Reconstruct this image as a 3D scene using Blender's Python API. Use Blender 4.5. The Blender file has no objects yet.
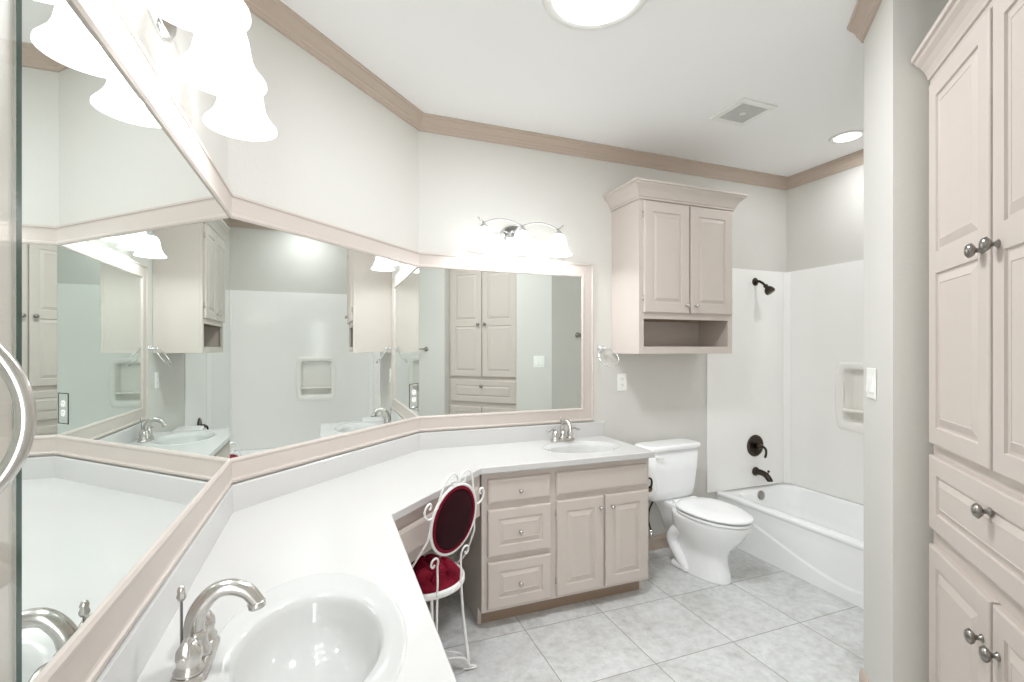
import bpy, bmesh, math, random
from math import sin, cos, pi, radians, sqrt, tan
from mathutils import Vector, Matrix

SC = bpy.context.scene
COL = SC.collection

# ---------------------------------------------------------------- camera
F_PX, YAW, Y0 = 480.46, 0.3682, 347.85
cd = bpy.data.cameras.new('camera')
cd.sensor_width = 36.0
cd.lens = 36.0 * F_PX / 1024.0
cd.shift_y = (Y0 - 341.0) / 1024.0
cd.clip_start = 0.02
cam = bpy.data.objects.new('camera', cd)
COL.objects.link(cam)
cam.location = (0, 0, 1.42)
cam.rotation_euler = (pi / 2, 0, -YAW)
SC.camera = cam

# ---------------------------------------------------------------- world, exposure, lamps' strengths
W = bpy.data.worlds.new('world')
SC.world = W
W.use_nodes = True
W.node_tree.nodes['Background'].inputs[0].default_value = (1, 1, 1, 1)
W.node_tree.nodes['Background'].inputs[1].default_value = 0.3
SC.view_settings.view_transform = 'Standard'
SC.view_settings.look = 'None'
SC.view_settings.exposure = 0.53
SC.view_settings.gamma = 1.0
SC.view_settings.use_curve_mapping = False
SC.cycles.max_bounces = 16
SC.cycles.diffuse_bounces = 8
SC.cycles.glossy_bounces = 10
SC.cycles.transmission_bounces = 8
SC.cycles.caustics_reflective = True
SC.cycles.caustics_refractive = True
SC.cycles.sample_clamp_indirect = 4.0
SHADE_EMIT = 1.15
BULB_W = 2.7
DOME_W = 18.5
CAN_W = 3.8
REAR_FILL_W = 18.0
LENS_E = 1.6
CANL_E = 1.6


def lamp(name, kind, loc, energy, size=0.1, rot=(0, 0, 0), col=(.935, .962, 1), parent=None, sizey=None, spread=None):
    d = bpy.data.lights.new(name, kind)
    d.energy = energy
    d.color = col
    if kind == 'AREA':
        d.shape = 'DISK' if sizey is None else 'RECTANGLE'
        d.size = size
        if sizey: d.size_y = sizey
        if spread: d.spread = spread
    else:
        d.shadow_soft_size = size
    o = bpy.data.objects.new(name, d)
    COL.objects.link(o)
    o.location = loc
    o.rotation_euler = rot
    if parent: o.parent = parent
    return o


# ---------------------------------------------------------------- geometry constants
ZC = 2.767            # ceiling
XL, XR, YB = -0.33, 3.442, 2.803
C1 = (XL, 1.975)
C2 = (0.498, YB)
PB = (2.065, 1.326)   # outside corner of the tub end wall
PA = (1.797, 1.058)   # corner beside the tall cabinet
PA2 = (1.195, 0.4565)
YTE = 1.326
R2 = sqrt(.5)

# unseen fill lamp added behind the camera to brighten the room
lamp('rear_fill', 'AREA', (-0.16, -0.80, 1.45), REAR_FILL_W, 0.3, (radians(90), 0, radians(-14)), (.935, .962, 1), sizey=1.7)


# ---------------------------------------------------------------- materials
def srgb(r, g, b):
    def f(c):
        c /= 255.0
        return c / 12.92 if c <= 0.04045 else ((c + 0.055) / 1.055) ** 2.4
    return (f(r), f(g), f(b), 1.0)


def mat(name, col, rough=0.5, metal=0.0, emit=None, es=0.0, noise=0.0, nscale=8.0, bump=0.0, bscale=60.0, coat=0.0, trans=0.0, ior=1.45, sheen=0.0, spec=None):
    m = bpy.data.materials.new(name)
    m.use_nodes = True
    nt = m.node_tree
    b = nt.nodes['Principled BSDF']
    b.inputs['Base Color'].default_value = col
    b.inputs['Roughness'].default_value = rough
    b.inputs['Metallic'].default_value = metal
    b.inputs['IOR'].default_value = ior
    if spec is not None: b.inputs['Specular IOR Level'].default_value = spec
    if trans: b.inputs['Transmission Weight'].default_value = trans
    if coat: b.inputs['Coat Weight'].default_value = coat
    if sheen:
        b.inputs['Sheen Weight'].default_value = sheen
        b.inputs['Sheen Roughness'].default_value = 0.4
    if emit:
        b.inputs['Emission Color'].default_value = emit
        b.inputs['Emission Strength'].default_value = es
    tc = nt.nodes.new('ShaderNodeTexCoord')
    if noise:
        n = nt.nodes.new('ShaderNodeTexNoise')
        n.inputs['Scale'].default_value = nscale
        n.inputs['Detail'].default_value = 5
        nt.links.new(tc.outputs['Object'], n.inputs['Vector'])
        r = nt.nodes.new('ShaderNodeMapRange')
        r.inputs['To Min'].default_value = 1 - noise
        r.inputs['To Max'].default_value = 1 + noise
        nt.links.new(n.outputs['Fac'], r.inputs['Value'])
        mx = nt.nodes.new('ShaderNodeMixRGB')
        mx.blend_type = 'MULTIPLY'
        mx.inputs[0].default_value = 1
        mx.inputs[1].default_value = col
        nt.links.new(r.outputs['Result'], mx.inputs[2])
        nt.links.new(mx.outputs[0], b.inputs['Base Color'])
    if bump:
        n2 = nt.nodes.new('ShaderNodeTexNoise')
        n2.inputs['Scale'].default_value = bscale
        n2.inputs['Detail'].default_value = 3
        nt.links.new(tc.outputs['Object'], n2.inputs['Vector'])
        bp_ = nt.nodes.new('ShaderNodeBump')
        bp_.inputs['Strength'].default_value = bump
        bp_.inputs['Distance'].default_value = 0.002
        nt.links.new(n2.outputs['Fac'], bp_.inputs['Height'])
        nt.links.new(bp_.outputs['Normal'], b.inputs['Normal'])
    return m


def floor_mat():
    m = bpy.data.materials.new('floor_tile')
    m.use_nodes = True
    nt = m.node_tree
    N, Lk = nt.nodes, nt.links
    b = N['Principled BSDF']
    b.inputs['Roughness'].default_value = 0.42
    g = N.new('ShaderNodeNewGeometry')
    sp = N.new('ShaderNodeSeparateXYZ')
    Lk.new(g.outputs['Position'], sp.inputs[0])

    def math_(op, a, v=None, c=None):
        n = N.new('ShaderNodeMath')
        n.operation = op
        Lk.new(a, n.inputs[0])
        if v is not None:
            if isinstance(v, (int, float)): n.inputs[1].default_value = v
            else: Lk.new(v, n.inputs[1])
        if c is not None: n.inputs[2].default_value = c
        return n.outputs[0]
    T = 0.4495
    cells, lines = [], []
    for k, off in (('X', 0.030 - 9), ('Y', 1.781 - 20 * T)):
        off = (1.381 - 20 * T) if k == 'X' else off
        u = math_('DIVIDE', math_('SUBTRACT', sp.outputs[k], off), T)
        fr = math_('FRACT', u)
        cells.append(math_('FLOOR', u))
        d = math_('ABSOLUTE', math_('SUBTRACT', fr, 0.5))
        lines.append(math_('GREATER_THAN', d, 0.5 - 0.0042))
    grout = math_('MAXIMUM', lines[0], lines[1])
    cb = N.new('ShaderNodeCombineXYZ')
    Lk.new(cells[0], cb.inputs[0]); Lk.new(cells[1], cb.inputs[1])
    wn = N.new('ShaderNodeTexWhiteNoise')
    Lk.new(cb.outputs[0], wn.inputs['Vector'])
    # each tile gets its own piece of cloudy stone
    sc = N.new('ShaderNodeVectorMath'); sc.operation = 'SCALE'; sc.inputs['Scale'].default_value = 13.0
    Lk.new(wn.outputs['Color'], sc.inputs[0])
    ad = N.new('ShaderNodeVectorMath'); ad.operation = 'ADD'
    Lk.new(g.outputs['Position'], ad.inputs[0]); Lk.new(sc.outputs[0], ad.inputs[1])
    n1 = N.new('ShaderNodeTexNoise'); n1.inputs['Scale'].default_value = 3.2; n1.inputs['Detail'].default_value = 8; n1.inputs['Roughness'].default_value = .66; n1.inputs['Distortion'].default_value = .9
    Lk.new(ad.outputs[0], n1.inputs['Vector'])
    n2 = N.new('ShaderNodeTexNoise'); n2.inputs['Scale'].default_value = 26; n2.inputs['Detail'].default_value = 6; n2.inputs['Roughness'].default_value = .7
    Lk.new(ad.outputs[0], n2.inputs['Vector'])
    r1 = N.new('ShaderNodeValToRGB')
    e = r1.color_ramp.elements
    e[0].position = .30; e[0].color = srgb(190, 189, 185)
    e[1].position = .68; e[1].color = srgb(224, 226, 226)
    em = e.new(.48); em.color = srgb(214, 215, 214)
    Lk.new(n1.outputs['Fac'], r1.inputs[0])
    r2 = N.new('ShaderNodeMapRange'); r2.inputs['From Min'].default_value = .3; r2.inputs['From Max'].default_value = .6
    r2.inputs['To Min'].default_value = .78; r2.inputs['To Max'].default_value = 1.0
    Lk.new(n2.outputs['Fac'], r2.inputs['Value'])
    mm = N.new('ShaderNodeMixRGB'); mm.blend_type = 'MULTIPLY'; mm.inputs[0].default_value = 1
    Lk.new(r1.outputs[0], mm.inputs[1]); Lk.new(r2.outputs['Result'], mm.inputs[2])
    mg = N.new('ShaderNodeMixRGB'); mg.inputs[2].default_value = srgb(136, 132, 125)
    Lk.new(grout, mg.inputs[0]); Lk.new(mm.outputs[0], mg.inputs[1])
    Lk.new(mg.outputs[0], b.inputs['Base Color'])
    bp_ = N.new('ShaderNodeBump'); bp_.inputs['Strength'].default_value = .5; bp_.inputs['Distance'].default_value = .002; bp_.invert = True
    Lk.new(grout, bp_.inputs['Height']); Lk.new(bp_.outputs['Normal'], b.inputs['Normal'])
    return m


def mirror_mat():
    m = bpy.data.materials.new('mirror_silver')
    m.use_nodes = True
    b = m.node_tree.nodes['Principled BSDF']
    b.inputs['Base Color'].default_value = (0.86, 0.905, 0.885, 1)
    b.inputs['Metallic'].default_value = 1
    b.inputs['Roughness'].default_value = 0.0
    return m


def velvet(name, c1, c2, rough=.75, sheen=1.0):
    m = mat(name, c1, rough, sheen=sheen, noise=.25, nscale=30, spec=.2)
    m.node_tree.nodes['Principled BSDF'].inputs['Sheen Tint'].default_value = c2
    return m


M = dict(
    wall=mat('wall_paint', srgb(210, 208, 202), .6, bump=.25, bscale=90),
    ceiling=mat('ceiling_paint', srgb(243, 243, 242), .8, bump=.15, bscale=60),
    crown=mat('crown_taupe', srgb(190, 174, 160), .45),
    cab=mat('cabinet_greige', srgb(201, 191, 183), .42, noise=.015, nscale=14),
    frame=mat('frame_greige', srgb(196, 186, 178), .4),
    cabin=mat('cabinet_inside', srgb(160, 142, 125), .6),
    kick=mat('toe_kick', srgb(150, 130, 112), .7, noise=.1),  # brown carries the toe recess's shade in its colour; reused for the roll core
    counter=mat('cultured_marble', srgb(203, 202, 200), .14, noise=.012, nscale=3),
    sink=mat('sink_marble', srgb(198, 198, 196), .08),
    porcelain=mat('porcelain', srgb(246, 247, 247), .1),
    tub=mat('tub_enamel', srgb(246, 247, 247), .12),
    surround=mat('surround_marble', srgb(244, 243, 240), .10, noise=.02, nscale=2.5),
    niche=mat('niche_marble', srgb(243, 241, 236), .2),
    nickel=mat('brushed_nickel', (.62, .60, .57, 1), .24, 1.0),
    darknickel=mat('dark_nickel', (.33, .31, .29, 1), .28, 1.0),
    chrome=mat('chrome', (.85, .86, .87, 1), .08, 1.0),
    bronze=mat('oiled_bronze', (.062, .050, .040, 1), .3, 1.0),
    plate=mat('white_plastic', srgb(240, 240, 236), .3),
    dark=mat('dark_slot', srgb(40, 40, 40), .6),
    rubber=mat('black_hose', srgb(45, 45, 46), .4),
    tissue=mat('tissue', srgb(240, 240, 238), .9, bump=.3, bscale=120),
    white_metal=mat('white_enamel_wire', srgb(240, 240, 238), .3),
    velvet_dark=velvet('dark_velvet', srgb(44, 8, 16), srgb(110, 20, 40), sheen=.15),
    velvet_red=velvet('red_velvet', srgb(116, 8, 34), srgb(220, 60, 100), sheen=.35),
    mirror=mirror_mat(),
    glass=mat('clear_glass', (.93, .97, .95, 1), 0.0, trans=1.0, ior=1.45),
    glassedge=mat('green_glass_edge', (.012, .05, .038, 1), .15),
    mirroredge=mat('mirror_edge', (.25, .36, .32, 1), .2),
    shade=mat('lit_glass_shade', srgb(250, 250, 248), .35, emit=(.97, .985, 1, 1), es=SHADE_EMIT),
    bulb=mat('bulb', (1, 1, 1, 1), .3, emit=(.97, .985, 1, 1), es=6.0),
    lens=mat('lit_dome_lens', (1, 1, 1, 1), .3, emit=(.97, .985, 1, 1), es=LENS_E),
    canlens=mat('lit_can_lens', (1, 1, 1, 1), .3, emit=(.97, .985, 1, 1), es=CANL_E),
    fixture=mat('white_fixture', srgb(236, 236, 232), .35),
    grille=mat('grille_grey', srgb(214, 214, 211), .6),
    floor=floor_mat(),
)


# ---------------------------------------------------------------- mesh tools
class MB:
    def __init__(s):
        s.v, s.f, s.sm = [], [], []

    def add(s, vs, fs, smooth=False):
        n = len(s.v)
        s.v += [tuple(p) for p in vs]
        s.f += [tuple(i + n for i in f) for f in fs]
        s.sm += [smooth] * len(fs)
        return s

    def box(s, x0, x1, y0, y1, z0, z1):
        vs = [(x, y, z) for x in (x0, x1) for y in (y0, y1) for z in (z0, z1)]
        return s.add(vs, [(0, 1, 3, 2), (4, 6, 7, 5), (0, 4, 5, 1), (2, 3, 7, 6), (0, 2, 6, 4), (1, 5, 7, 3)])

    def prism(s, poly, z0, z1, smooth=False):
        n = len(poly)
        a = sum(poly[i][0] * poly[(i + 1) % n][1] - poly[(i + 1) % n][0] * poly[i][1] for i in range(n))
        if a < 0: poly = poly[::-1]
        vs = [(x, y, z0) for x, y in poly] + [(x, y, z1) for x, y in poly]
        s.add(vs, [tuple(range(n))[::-1], tuple(range(n, 2 * n))])
        base = len(s.v) - 2 * n
        for i in range(n):
            j = (i + 1) % n
            s.f.append((base + i, base + j, base + n + j, base + n + i)); s.sm.append(smooth)
        return s

    def loft(s, rings, caps=(True, True), smooth=True, closed=True):
        n = len(rings[0]); vs = []; fs = []
        for r in rings: vs += list(r)
        for k in range(len(rings) - 1):
            for i in range(n if closed else n - 1):
                j = (i + 1) % n
                fs.append((k * n + i, k * n + j, (k + 1) * n + j, (k + 1) * n + i))
        s.add(vs, fs, smooth)
        b = len(s.v) - len(vs)
        if caps[0]: s.f.append(tuple(b + i for i in range(n))[::-1]); s.sm.append(False)
        if caps[1]: s.f.append(tuple(b + (len(rings) - 1) * n + i for i in range(n))); s.sm.append(False)
        return s

    def lathe(s, prof, org=(0, 0, 0), axis=(0, 0, 1), n=24, caps=(True, True), smooth=True, flute=None):
        q = Vector((0, 0, 1)).rotation_difference(Vector(axis)).to_matrix()
        o = Vector(org); rings = []
        for r, h in prof:
            rr = []
            for i in range(n):
                a = 2 * pi * i / n
                k = r * (1 + (flute[1] * cos(flute[0] * a) if flute else 0))
                rr.append(o + q @ Vector((k * cos(a), k * sin(a), h)))
            rings.append(rr)
        return s.loft(rings, caps, smooth)

    def tube(s, pts, r, n=8, closed=False, cr=True, sub=6, flat=1.0, caps=True):
        P = [Vector(p) for p in pts]
        rs = r if isinstance(r, (list, tuple)) else [r] * len(P)
        if cr and len(P) > 2:
            Q, RR = [], []
            m = len(P)
            rng_ = range(m) if closed else range(m - 1)
            for i in rng_:
                if closed: p0, p1, p2, p3 = P[i - 1], P[i], P[(i + 1) % m], P[(i + 2) % m]
                else: p0, p1, p2, p3 = P[max(i - 1, 0)], P[i], P[i + 1], P[min(i + 2, m - 1)]
                for k in range(sub):
                    t = k / sub
                    Q.append(.5 * ((2 * p1) + (p2 - p0) * t + (2 * p0 - 5 * p1 + 4 * p2 - p3) * t * t + (3 * p1 - p0 - 3 * p2 + p3) * t ** 3))
                    RR.append(rs[i] * (1 - t) + rs[(i + 1) % m] * t)
            if not closed: Q.append(P[-1]); RR.append(rs[-1])
            P, rs = Q, RR
        m = len(P)
        tang = []
        for i in range(m):
            a = P[i - 1] if (i or closed) else P[0]
            b = P[(i + 1) % m] if (i < m - 1 or closed) else P[-1]
            d = (b - a)
            tang.append(d.normalized() if d.length > 1e-9 else Vector((0, 0, 1)))
        up = Vector((0, 0, 1)) if abs(tang[0].z) < .9 else Vector((1, 0, 0))
        nrm = (up - tang[0] * up.dot(tang[0])).normalized()
        rings = []
        for i in range(m):
            nrm = (nrm - tang[i] * nrm.dot(tang[i]))
            nrm = nrm.normalized() if nrm.length > 1e-6 else tang[i].orthogonal().normalized()
            bn = tang[i].cross(nrm)
            rings.append([P[i] + nrm * (rs[i] * cos(2 * pi * k / n)) + bn * (rs[i] * flat * sin(2 * pi * k / n)) for k in range(n)])
        if closed: rings.append(rings[0])
        return s.loft(rings, (caps and not closed,) * 2)

    def sphere(s, c, r, n=16, m=10, sc=(1, 1, 1)):
        c = Vector(c)
        prof = []
        rings = []
        for k in range(m + 1):
            t = pi * k / m
            rings.append([c + Vector((r * sc[0] * max(sin(t), 1e-4) * cos(2 * pi * i / n), r * sc[1] * max(sin(t), 1e-4) * sin(2 * pi * i / n), -r * sc[2] * cos(t))) for i in range(n)])
        return s.loft(rings)

    def xf(s, mtx):
        s.v = [tuple(mtx @ Vector(p)) for p in s.v]
        return s

    def build(s, name, m, parent=None, bevel=0, seg=2, label=None, kind=None, wn=False):
        me = bpy.data.meshes.new(name)
        me.from_pydata(s.v, [], s.f)
        me.validate()
        for p, sm in zip(me.polygons, s.sm): p.use_smooth = sm
        b = bmesh.new(); b.from_mesh(me)
        bmesh.ops.recalc_face_normals(b, faces=b.faces)
        b.to_mesh(me); b.free()
        me.materials.append(m)
        o = bpy.data.objects.new(name, me)
        COL.objects.link(o)
        if parent: o.parent = parent
        if bevel:
            md = o.modifiers.new('bevel', 'BEVEL'); md.width = bevel; md.segments = seg; md.limit_method = 'ANGLE'; md.angle_limit = radians(40)
            md.harden_normals = True
        if label: o['label'] = label
        if kind: o['kind'] = kind
        return o


def thing(name, label, cat, loc=(0, 0, 0), rot=0, group=None):
    o = bpy.data.objects.new(name, None)
    o.empty_display_size = .1
    COL.objects.link(o)
    o.location = loc; o.rotation_euler = (0, 0, rot)
    o['label'] = label; o['category'] = cat
    if group: o['group'] = group
    return o


def tag(o, label, cat, group=None):
    o['label'] = label; o['category'] = cat
    if group: o['group'] = group
    return o


def copy_tree(o, parent=None):
    c = o.copy(); COL.objects.link(c); c.parent = parent
    for ch in [x for x in bpy.data.objects if x.parent == o]: copy_tree(ch, c)
    return c


def panel_front(mb, x0, x1, z0, z1, y, t=0.019, panels=None, flat=False, edge=.006, groove=.006, raise_=.010, wedge=.022):
    """cabinet front: slab whose back is at y and whose face is at y-t (front faces -y), with raised fields inside the panel rectangles"""
    yb, yf = y, y - t
    def rect(a, b, c, d, yy): return [(a, yy, c), (b, yy, c), (b, yy, d), (a, yy, d)]
    R = [rect(x0, x1, z0, z1, yb), rect(x0, x1, z0, z1, yf + edge * .7), rect(x0 + edge * .3, x1 - edge * .3, z0 + edge * .3, z1 - edge * .3, yf + edge * .25), rect(x0 + edge, x1 - edge, z0 + edge, z1 - edge, yf)]
    mb.loft(R, (True, False), smooth=False)
    a, b, c, d = x0 + edge, x1 - edge, z0 + edge, z1 - edge
    if flat or not panels:
        e2 = .012
        mb.add(rect(a, b, c, d, yf), [(0, 1, 2, 3)])
        return mb
    panels = sorted(panels, key=lambda p: p[2])
    pa, pb = panels[0][0], panels[0][1]
    mb.add(rect(a, pa, c, d, yf), [(0, 1, 2, 3)])
    mb.add(rect(pb, b, c, d, yf), [(0, 1, 2, 3)])
    zs = [c] + [v for p in panels for v in (p[2], p[3])] + [d]
    for i in range(0, len(zs), 2): mb.add(rect(pa, pb, zs[i], zs[i + 1], yf), [(0, 1, 2, 3)])
    for p in panels:
        q = []
        for ins, dy in ((0, 0), (.003, groove), (.010, groove), (.010 + wedge, groove - raise_ * .8), (.010 + wedge + .002, groove - raise_ * .62)):
            dy = min(max(dy, -.004), .012)
            q.append(rect(p[0] + ins, p[1] - ins, p[2] + ins, p[3] - ins, yf + dy))
        mb.loft(q, (False, True), smooth=False)
    return mb


def knob_mb(p, r=.014, out=.026, flute=None):
    """door knob standing off towards -y"""
    m = MB()
    s = r / .014
    prof = [(.008 * s, 0), (.0085 * s, .002), (.0045 * s, .006), (.0045 * s, out * .5), (.009 * s, out * .58), (.014 * s, out * .8), (.0142 * s, out * .92), (.011 * s, out * 1.12), (.005 * s, out * 1.22)]
    m.lathe(prof, p, (0, -1, 0), 20, flute=flute)
    return m


# ---------------------------------------------------------------- room shell
def wall(name, p, q, z0=0, z1=ZC, t=.1, m=None, holes=None):
    """p->q with the room on its right hand; slab grows to the left"""
    p = Vector(p); q = Vector(q)
    d = (q - p).normalized(); l = Vector((-d.y, d.x))
    mb = MB()
    mb.prism([tuple(p), tuple(q), tuple(q + l * t), tuple(p + l * t)], z0, z1)
    o = mb.build(name, m or M['wall'])
    o['kind'] = 'structure'
    return o


dg = Vector((R2, R2)); dn = Vector((R2, -R2))
REC = .50
ENT = (-0.10, -0.8385)
wall('wall_left', (XL, .56), C1)
wall('wall_corner', C1, C2)
wall('wall_back', C2, (XR, YB))
# right wall with a hole for the recessed soap niche
NY0, NY1, NZ0, NZ1 = 2.035, 2.345, .895, 1.278
mb = MB()
mb.box(XR, XR + .12, YTE, NY0, 0, ZC); mb.box(XR, XR + .12, NY1, YB, 0, ZC)
mb.box(XR, XR + .12, NY0, NY1, 0, NZ0); mb.box(XR, XR + .12, NY0, NY1, NZ1, ZC); mb.box(XR + .09, XR + .12, NY0, NY1, NZ0, NZ1)
mb.build('wall_right', M['wall'], kind='structure')
wall('wall_tub_end', (XR, YTE), PB)
wall('wall_angled', PB, PA)
Ar = Vector(PA) + dn * REC; A2r = Vector(PA2) + dn * REC
wall('wall_recess_side', tuple(Vector(PA) + dn * .0999), tuple(Ar), t=.06)
wall('wall_recess_back', tuple(Ar), tuple(A2r), t=.06)
wall('wall_recess_end', tuple(A2r), tuple(Vector(PA2) + dn * .0999), t=.06)
wall('wall_entry', PA2, ENT)
wall('wall_rear', ENT, (XL - .6, ENT[1]))
# the shower stall to the left of the camera, past the end of the vanity wall
wall('wall_shower', (XL - .6, ENT[1]), (XL - .6, .56))
wall('wall_shower_return', (XL - .6, .56), (XL - .1, .56), t=.1)
MB().box(-1.1, 3.7, -1.1, 3.0, -.08, 0).build('floor', M['floor'], kind='structure')
MB().box(-1.1, 3.7, -1.1, 3.0, ZC, ZC + .08).build('ceiling', M['ceiling'], kind='structure')


def sweep(mb, path, prof, shear0=0, shear1=0):
    """path of xy points with the room on its right; prof of (out, z)"""
    P = [Vector(p) for p in path]
    n = len(P); rings = []
    nr = []
    for i in range(n - 1):
        d = (P[i + 1] - P[i]).normalized(); nr.append(Vector((d.y, -d.x)))
    for i in range(n):
        if i == 0: m = nr[0]
        elif i == n - 1: m = nr[-1]
        else:
            s_ = nr[i - 1] + nr[i]; m = s_ / (1 + nr[i - 1].dot(nr[i]))
        rings.append([(P[i].x + m.x * o, P[i].y + m.y * o, z) for o, z in prof])
    mb.loft(rings, (True, True), smooth=False)
    return mb


zk = 2.683
CR = [(0, zk), (.009, zk), (.010, zk + .008), (.015, zk + .012), (.016, zk + .019), (.021, zk + .024), (.026, zk + .040), (.035, zk + .054), (.045, zk + .063), (.0465, zk + .071), (.052, zk + .074), (.053, ZC), (0, ZC)]
mb = MB()
sweep(mb, [(XL, .57), C1, C2, (XR, YB), (XR, YTE), PB, PA, tuple(Vector(PA) + dn * .10)], CR)
mb.build('trim_1', M['crown'], kind='structure')
mb = MB()
sweep(mb, [tuple(Vector(PA2) + dn * .10), PA2, ENT], CR)
mb.build('trim_2', M['crown'], kind='structure')
BB = [(0, 0), (.014, 0), (.014, .075), (.010, .085), (.006, .095), (0, .098)]
mb = MB(); sweep(mb, [(1.735, YB), (2.625, YB)], BB); mb.build('baseboard_back', M['crown'], kind='structure')
mb = MB(); sweep(mb, [(2.70, YTE), PB, PA, tuple(Vector(PA) + dn * .08)], BB); mb.build('baseboard_angled', M['crown'], kind='structure')
mb = MB(); sweep(mb, [PA2, ENT], BB); mb.build('baseboard_entry', M['crown'], kind='structure')

# ---------------------------------------------------------------- mirrors (glass + painted frame), frames in wall frames: x along the wall, -y out of it
A_L, A_D, A_B, A_R, A_T = pi / 2, pi / 4, 0.0, -pi / 2, radians(-135)
FZ0, FZ1, FWD = .935, 1.975, .0885
PROF = [(0, 0), (0, .012), (.002, .016), (.010, .0165), (.013, .0125), (.018, .011), (.070, .011), (.074, .0135), (.081, .014), (.0875, .010), (.0885, .0058)]  # (w inward, o out)


def frame_part(mb, path, sh0, sh1, prof=PROF):
    P = [Vector(p) for p in path]
    n = len(P); nr = []
    for i in range(n - 1):
        d = (P[i + 1] - P[i]).normalized(); nr.append(Vector((-d.y, d.x)))   # inward = left
    rings = []
    for i in range(n):
        if i == 0: m = nr[0]
        elif i == n - 1: m = nr[-1]
        else: m = (nr[i - 1] + nr[i]) / (1 + nr[i - 1].dot(nr[i]))
        sh = sh0 if i == 0 else (sh1 if i == n - 1 else 0)
        rings.append([(P[i].x + m.x * w + sh * o, -o, P[i].y + m.y * w) for w, o in prof])
    mb.loft(rings, (True, True), smooth=False)
    return mb


T8 = tan(pi / 8)


def wall_mirror(label, org, ang, path, sh0, sh1, gx0, gx1):
    t = thing('wall_mirror', label, 'mirror', (org[0], org[1], 0), ang)
    MB().box(gx0, gx1, -.006, -.0005, FZ0 + .03, FZ1 - .03).build('glass', M['mirror'], t)
    mb = MB(); frame_part(mb, path, sh0, sh1); mb.build('frame', M['frame'], t)
    return t


LL = C1[1] - .600                       # left mirror length
t = wall_mirror('framed mirror on the left wall beside the near sink', (XL, .600), A_L,
                [(LL, FZ1), (0, FZ1), (0, FZ0), (LL, FZ0)], -T8, -T8, .03, LL - .003)
DL = sqrt((C2[0] - C1[0]) ** 2 + (C2[1] - C1[1]) ** 2)
t = thing('wall_mirror', 'middle mirror on the angled corner wall between two other mirrors', 'mirror', (C1[0], C1[1], 0), A_D)
MB().box(.003, DL - .003, -.006, -.0005, FZ0 + .03, FZ1 - .03).build('glass', M['mirror'], t)
mb = MB(); frame_part(mb, [(0, FZ0), (DL, FZ0)], T8, -T8); mb.build('frame_rail', M['frame'], t)
mb = MB(); frame_part(mb, [(DL, FZ1), (0, FZ1)], -T8, T8); mb.build('frame_rail', M['frame'], t)
BLN = 1.660 - C2[0]
t = wall_mirror('framed mirror on the back wall over the far sink', (C2[0], YB), A_B,
                [(0, FZ0), (BLN, FZ0), (BLN, FZ1), (0, FZ1)], T8, T8, .003, BLN - .03)

# ---------------------------------------------------------------- countertop with two moulded bowls
CZ = .83
S1 = (-.030, 1.055); S2 = (1.415, 2.515)
outline = [(XL, .66), (.217, .66), (.217, 1.747), (.708, 2.256), (1.745, 2.256), (1.738, YB), C2, C1]


def ellipse(c, ax, ay, n=56): return [(c[0] + ax * cos(2 * pi * i / n), c[1] + ay * sin(2 * pi * i / n)) for i in range(n)]


E1o, E2o = ellipse(S1, .188, .295), ellipse(S2, .250, .175)


def counter():
    bm = bmesh.new()
    def loop(pts, z):
        vs = [bm.verts.new((x, y, z)) for x, y in pts]
        es = [bm.edges.new((vs[i], vs[(i + 1) % len(vs)])) for i in range(len(vs))]
        return vs, es
    v0, e0 = loop(outline, CZ); v1, e1 = loop(E1o, CZ); v2, e2 = loop(E2o, CZ)
    bmesh.ops.triangle_fill(bm, use_beauty=True, use_dissolve=False, edges=e0 + e1 + e2, normal=(0, 0, 1))
    # front edge and underside lip
    lo = [bm.verts.new((x, y, CZ - .035)) for x, y in outline]
    n = len(outline)
    for i in range(n):
        bm.faces.new((v0[i], v0[(i + 1) % n], lo[(i + 1) % n], lo[i]))
    lo2 = loop(outline, CZ - .035)
    bmesh.ops.remove_doubles(bm, verts=bm.verts, dist=1e-6)
    bm.verts.ensure_lookup_table()
    # underside with the same two holes, so the bowls hang free
    zb = CZ - .035
    le = [e for e in bm.edges if all(abs(v.co.z - zb) < 1e-6 for v in e.verts)]
    u1 = loop(E1o, zb); u2 = loop(E2o, zb)
    bmesh.ops.triangle_fill(bm, use_beauty=True, use_dissolve=False, edges=le + u1[1] + u2[1], normal=(0, 0, -1))
    bmesh.ops.recalc_face_normals(bm, faces=bm.faces)
    me = bpy.data.meshes.new('worktop'); bm.to_mesh(me); bm.free()
    me.materials.append(M['counter'])
    return me


ct = thing('countertop', 'white one-piece vanity countertop wrapping the corner with two moulded sinks', 'countertop', (0, 0, 0))
o = bpy.data.objects.new('worktop', counter()); COL.objects.link(o); o.parent = ct
md = o.modifiers.new('b', 'BEVEL'); md.width = .006; md.segments = 3; md.limit_method = 'ANGLE'; md.angle_limit = radians(60); md.harden_normals = True
BS = [(0, CZ), (.016, CZ), (.016, .922), (.012, .927), (0, .927)]
mb = MB(); sweep(mb, [(XL + .0005, .66), (C1[0] + .0005, C1[1]), (C2[0], C2[1] - .0005), (1.738, YB - .0005)], BS)
mb.build('backsplash', M['counter'], ct)


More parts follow.
